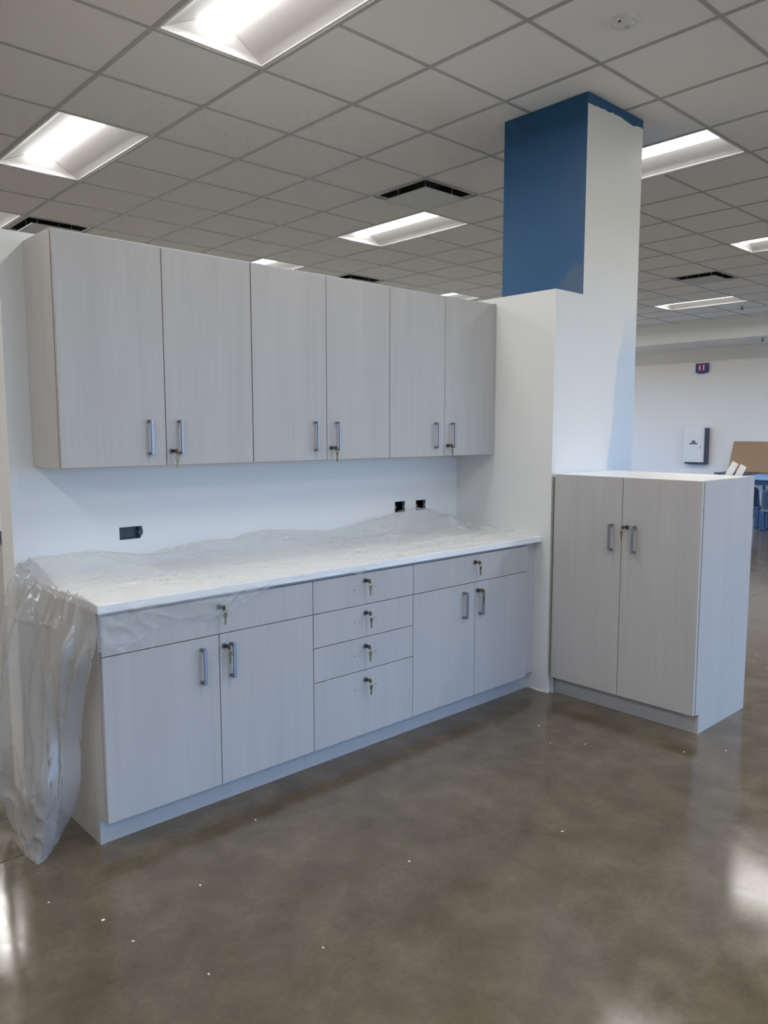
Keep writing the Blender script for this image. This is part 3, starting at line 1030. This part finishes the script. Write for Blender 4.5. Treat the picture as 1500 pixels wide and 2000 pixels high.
for k in range(1, NT + 1):
    t_ = k / NT
    row = []
    for b in range(NY + 1):
        s_ = b / NY
        P = (1 - t_) * grid[0][b].co + t_ * poly(BT, s_) + (1 - s_) * poly(RB, t_) + s_ * poly(LB, t_) \
            - ((1 - s_) * (1 - t_) * c00 + s_ * (1 - t_) * c10 + (1 - s_) * t_ * c01 + s_ * t_ * c11)
        amp = 0.030 * sstep(0.0, 0.25, t_) * (1 - 0.2 * t_)
        ed = sstep(0, 0.10, s_) * sstep(1.0, 0.90, s_)
        sw = s_ + 0.05 * noise.noise(Vector((s_ * 3, t_ * 2.2, 1))) + 0.10 * t_ * (0.5 - s_)
        f1 = max(0, ridge(sw * 4.2, t_ * 0.7, 11)) ** 2
        f2 = max(0, ridge(sw * 9.0 + t_ * 1.2, t_ * 1.4, 13)) ** 3
        f3 = max(0, ridge(sw * 12.0 + t_ * 3, t_ * 5.0 - sw * 2, 17)) ** 7
        f4 = max(0, ridge(sw * 7 + t_ * 5, t_ * 9.0 - sw * 3, 21)) ** 3 * sstep(0.62, 0.85, t_)
        bot = 1 - 0.65 * sstep(0.90, 1.0, t_)
        d = bot * (amp * (ed * (1.5 * f1 + 0.5 * f2) + 0.30 * f3 + 0.60 * f4 * ed) - 0.012 * ed * sstep(0, 0.2, t_))
        P = P + Vector((-d, -0.25 * d * math.sin(9 * sw), 0))
        P.y = min(P.y, -0.006)
        lift = 0.030 * math.exp(-((t_ - 0.03) / 0.035) ** 2) * sstep(0.45, 1.0, s_)      # gathered hump at the back corner
        P.x -= lift + 0.006 * sstep(0, 0.05, t_)
        P.x = min(P.x, -0.014)
        P.z = max(P.z, 0.004)
        row.append(bm.verts.new(P))
    rows.append(row)
for k in range(NT):
    for b in range(NY):
        bm.faces.new((rows[k][b], rows[k + 1][b], rows[k + 1][b + 1], rows[k][b + 1])).material_index = 1
# flap over the front edge
FL = [(-0.016, 0.735), (0.05, 0.715), (0.12, 0.75), (0.20, 0.785), (0.28, 0.80), (0.36, 0.782), (0.43, 0.775), (0.50, 0.79), (0.56, 0.822), (0.64, 0.852), (0.72, 0.872), (0.85, 0.882), (1.05, 0.886), (1.10, 0.870), (1.17, 0.855), (1.22, 0.884), (1.40, 0.8925)]
NA = int(NX * (1.40 - X0) / (X1s - X0))
NF = 22
prev = [grid[a][0] for a in range(NA + 1)]
for k in range(1, NF + 1):
    t_ = k / NF
    row = []
    for a in range(NA + 1):
        top = grid[a][0].co
        zb = lin(FL, top.x)
        z = top.z + (zb - top.z) * t_
        dep = (top.z - z)
        crk = max(0, ridge(top.x * 9 + z * 7, z * 16, 31)) ** 3 + 0.5 * max(0, ridge(top.x * 24, z * 30, 33)) ** 2
        y = -0.6525 - 0.001 - 0.010 * sstep(0, 0.03, dep) * crk + 0.010 * sstep(0.03, 0.12, dep)
        row.append(bm.verts.new((top.x, y, z)))
    for a in range(NA):
        bm.faces.new((prev[a], prev[a + 1], row[a + 1], row[a]))
    prev = row
sheet = obj('plastic_sheet', bm, [M_FILM, M_FILM2], None, smooth=True)
tag(sheet, 'crumpled translucent plastic sheet draped over the counter and down its left end', 'plastic sheet')

# ------------------------------------------------------------------ far wall things
# white wall cabinet with dark sides
d = thing('wall_dispenser', 'white wall-mounted dispenser with dark sides on the far wall', 'dispenser', (X_R, 3.49, 1.20))
# local: -x towards the room, y across, z up
bm = bmesh.new()
bx(bm, -0.10, 0.0, -0.215, 0.205, -0.345, 0.335, 0.006)
obj('body', bm, M_DARKPLASTIC, d)
bm = bmesh.new()
bx(bm, -0.155, -0.101, -0.175, 0.205, -0.31, 0.345, 0.01)
cov = obj('cover', bm, M_PLASTIC, d)
bm = bmesh.new()
bx(bm, -0.160, -0.1555, -0.135, 0.150, -0.27, 0.30, 0.002)
obj('door', bm, M_PLASTIC, cov)
bm = bmesh.new()
for (y0, y1, z0, z1) in ((-0.015, 0.045, 0.075, 0.100), (-0.035, 0.060, 0.055, 0.073), (-0.065, 0.095, 0.028, 0.050)):
    bx(bm, -0.1625, -0.1602, y0, y1, z0, z1)
obj('logo', bm, M_DARKPLASTIC, cov)
bm = bmesh.new()
bx(bm, -0.168, -0.1602, -0.125, -0.110, -0.045, -0.005)
obj('latch', bm, M_STEEL, cov)

sg = thing('wall_sign', 'small blue sign with red and white marks high on the far wall', 'sign', (X_R, 3.465, 2.645))
bm = bmesh.new()
pts = [(-0.12, 0.09), (0.12, 0.09), (0.12, -0.07)] + [(0.12 * math.cos(a), -0.07 - 0.03 * math.sin(a)) for a in [math.pi * k / 8 for k in range(1, 8)]] + [(-0.12, -0.07)]
va = [bm.verts.new((-0.03, y, z)) for y, z in pts]
vb = [bm.verts.new((0.0, y, z)) for y, z in pts]
bm.faces.new(va); bm.faces.new(vb[::-1])
for k in range(len(pts)):
    bm.faces.new((va[k], vb[k], vb[(k + 1) % len(pts)], va[(k + 1) % len(pts)]))
obj('plate', bm, M_SIGN, sg)
for (y0, y1, z0, z1, mt, nm) in ((0.015, 0.070, -0.045, 0.075, M_RED, 'red_mark'), (-0.060, -0.005, -0.045, 0.075, M_RED, 'red_mark'), (0.030, 0.050, -0.040, 0.050, M_PLASTIC, 'white_mark'), (-0.045, -0.025, -0.040, 0.060, M_PLASTIC, 'white_mark')):
    dx = -0.0325 if nm == 'red_mark' else -0.0345
    box(nm, dx, dx + 0.002, y0, y1, z0, z1, mt, sg)

# dark counter against the far wall with a cardboard sheet leaning on it
tb = thing('work_table', 'dark-topped table pushed against the far wall', 'table', (12.85, 1.75, 0))
box('tabletop', -0.33, 0.34, -1.2, 1.10, 0.715, 0.745, M_DARKPLASTIC, tb, 0.004)
for sx in (-0.28, 0.28):
    for sy in (-1.12, 1.02):
        bm = bmesh.new()
        cyl(bm, (sx, sy, 0), (sx, sy, 0.715), 0.02, 12)
        obj('leg', bm, M_DARKPLASTIC, tb)
bm = bmesh.new()
v = [bm.verts.new(p) for p in ((0, 0, 0), (0, -1.05, 0), (0.11, -1.03, 0.545), (0.11, -0.04, 0.545))]
v2 = [bm.verts.new((p.co.x + 0.006, p.co.y, p.co.z)) for p in v]
bm.faces.new(v); bm.faces.new(v2[::-1])
for k in range(4):
    bm.faces.new((v[k], v2[k], v2[(k + 1) % 4], v[(k + 1) % 4]))
cb = obj('cardboard_sheet', bm, M_CARD)
cb.location = (13.09, 2.91 - 0.06, 0.746)
tag(cb, 'brown cardboard sheet leaning on the far wall above the table', 'cardboard')

# blue table and chairs
bt = thing('blue_table', 'table with a light blue top at the far right edge', 'table', (11.7, 1.35, 0))
box('tabletop', -0.70, 0.60, -0.95, 0.60, 0.735, 0.765, M_BLUETOP, bt, 0.008)
box('apron', -0.66, 0.56, -0.91, 0.56, 0.66, 0.734, M_BLUEPLASTIC, bt)
for sx in (-0.62, 0.52):
    for sy in (-0.87, 0.52):
        bm = bmesh.new()
        cyl(bm, (sx, sy, 0), (sx, sy, 0.66), 0.022, 12)
        obj('leg', bm, M_BLUEPLASTIC, bt)

def shell_chair(name, label, loc, rz, mat):
    """low moulded chair: curved back, seat, four broad plastic legs"""
    c = thing(name, label, 'chair', loc, rz, 'plastic chairs at the blue table')
    bm = bmesh.new()
    n, mc = 10, 10
    g = []
    for k in range(n + 1):
        t_ = k / n
        z = 0.31 + 0.33 * t_
        hw = 0.185 * (1 - 0.10 * t_) * (1 if t_ < 0.8 else math.sqrt(max(0.3, 1 - ((t_ - 0.8) / 0.24) ** 2)))
        g.append([bm.verts.new((hw * (2 * q / mc - 1), 0.17 + 0.05 * t_ - 0.05 * (2 * q / mc - 1) ** 2, z)) for q in range(mc + 1)])
    for k in range(n):
        for q in range(mc):
            bm.faces.new((g[k][q], g[k][q + 1], g[k + 1][q + 1], g[k + 1][q]))
    bmesh.ops.solidify(bm, geom=bm.faces[:], thickness=0.014)
    obj('backrest', bm, mat, c, smooth=True)
    bm = bmesh.new()
    bx(bm, -0.18, 0.18, -0.19, 0.17, 0.285, 0.312, 0.010)
    obj('seat', bm, mat, c)
    for sx in (-1, 1):
        for sy in (-1, 1):
            bm = bmesh.new()
            bx(bm, sx * 0.15 - 0.035, sx * 0.15 + 0.035, sy * 0.14 - 0.03, sy * 0.14 + 0.03, 0.0, 0.285, 0.015)
            obj('leg', bm, M_BLUEPLASTIC, c)
    return c
shell_chair('plastic_chair', 'slate blue low plastic chair before the blue table, nearer the right edge', (10.93, 1.18, 0), math.radians(92), M_SLATE)
shell_chair('plastic_chair', 'navy low plastic chair half hidden by the free-standing cabinet', (11.25, 1.66, 0), math.radians(85), M_BLUEPLASTIC)

# two white trim offcuts propped against the back of the free-standing cabinet
for k, (y0, zt, lab) in enumerate(((-1.452, 1.318, 'white trim offcut propped behind the free-standing cabinet, the left one'), (-1.495, 1.302, 'white trim offcut propped behind the free-standing cabinet, the right one'))):
    lean, back = math.radians(28), math.radians(4.5)
    ln = zt / (math.cos(lean) * math.cos(back))
    bm = bmesh.new()
    bx(bm, 0.0, 0.008, -0.017, 0.017, 0.012, ln, 0.001)
    o = obj('trim_offcut', bm, M_PLASTIC)
    o.matrix_world = Matrix.Translation((XT + DEP + 0.006 + 0.118, y0 + ln * math.cos(back) * math.sin(lean), 0.0)) @ Matrix.Rotation(lean, 4, 'X') @ Matrix.Rotation(-back, 4, 'Y')
    tag(o, lab, 'trim board', 'white trim offcuts')

# plaster crumbs on the floor
CR = [(0.51, -0.793), (0.744, -1.397), (0.139, -1.031), (-0.169, -0.992), (-0.145, -1.147), (-0.051, -1.418), (0.247, -1.547), (2.089, -0.966), (1.954, -1.129), (2.063, -1.254), (2.325, -1.615), (2.48, -1.742), (1.303, -1.643), (-0.26, -0.787)]
for k, (x, y) in enumerate(CR):
    bm = bmesh.new()
    bmesh.ops.create_icosphere(bm, subdivisions=1, radius=1.0)
    s_ = random.uniform(0.0028, 0.0048)
    for v in bm.verts:
        j = 1 + random.uniform(-0.25, 0.25)
        v.co = Vector((v.co.x * s_ * 1.4 * j, v.co.y * s_ * j, (v.co.z * 0.5 * j + 0.45) * s_))
        v.co.z = max(v.co.z, 0)
    o = obj('plaster_crumb', bm, M_CRUMB)
    o.location = (x, y, 0.0)
    o.rotation_euler = (0, 0, random.random() * 3)
    tag(o, 'tiny white plaster crumb lying on the dark concrete floor', 'crumb', 'plaster crumbs on the floor')
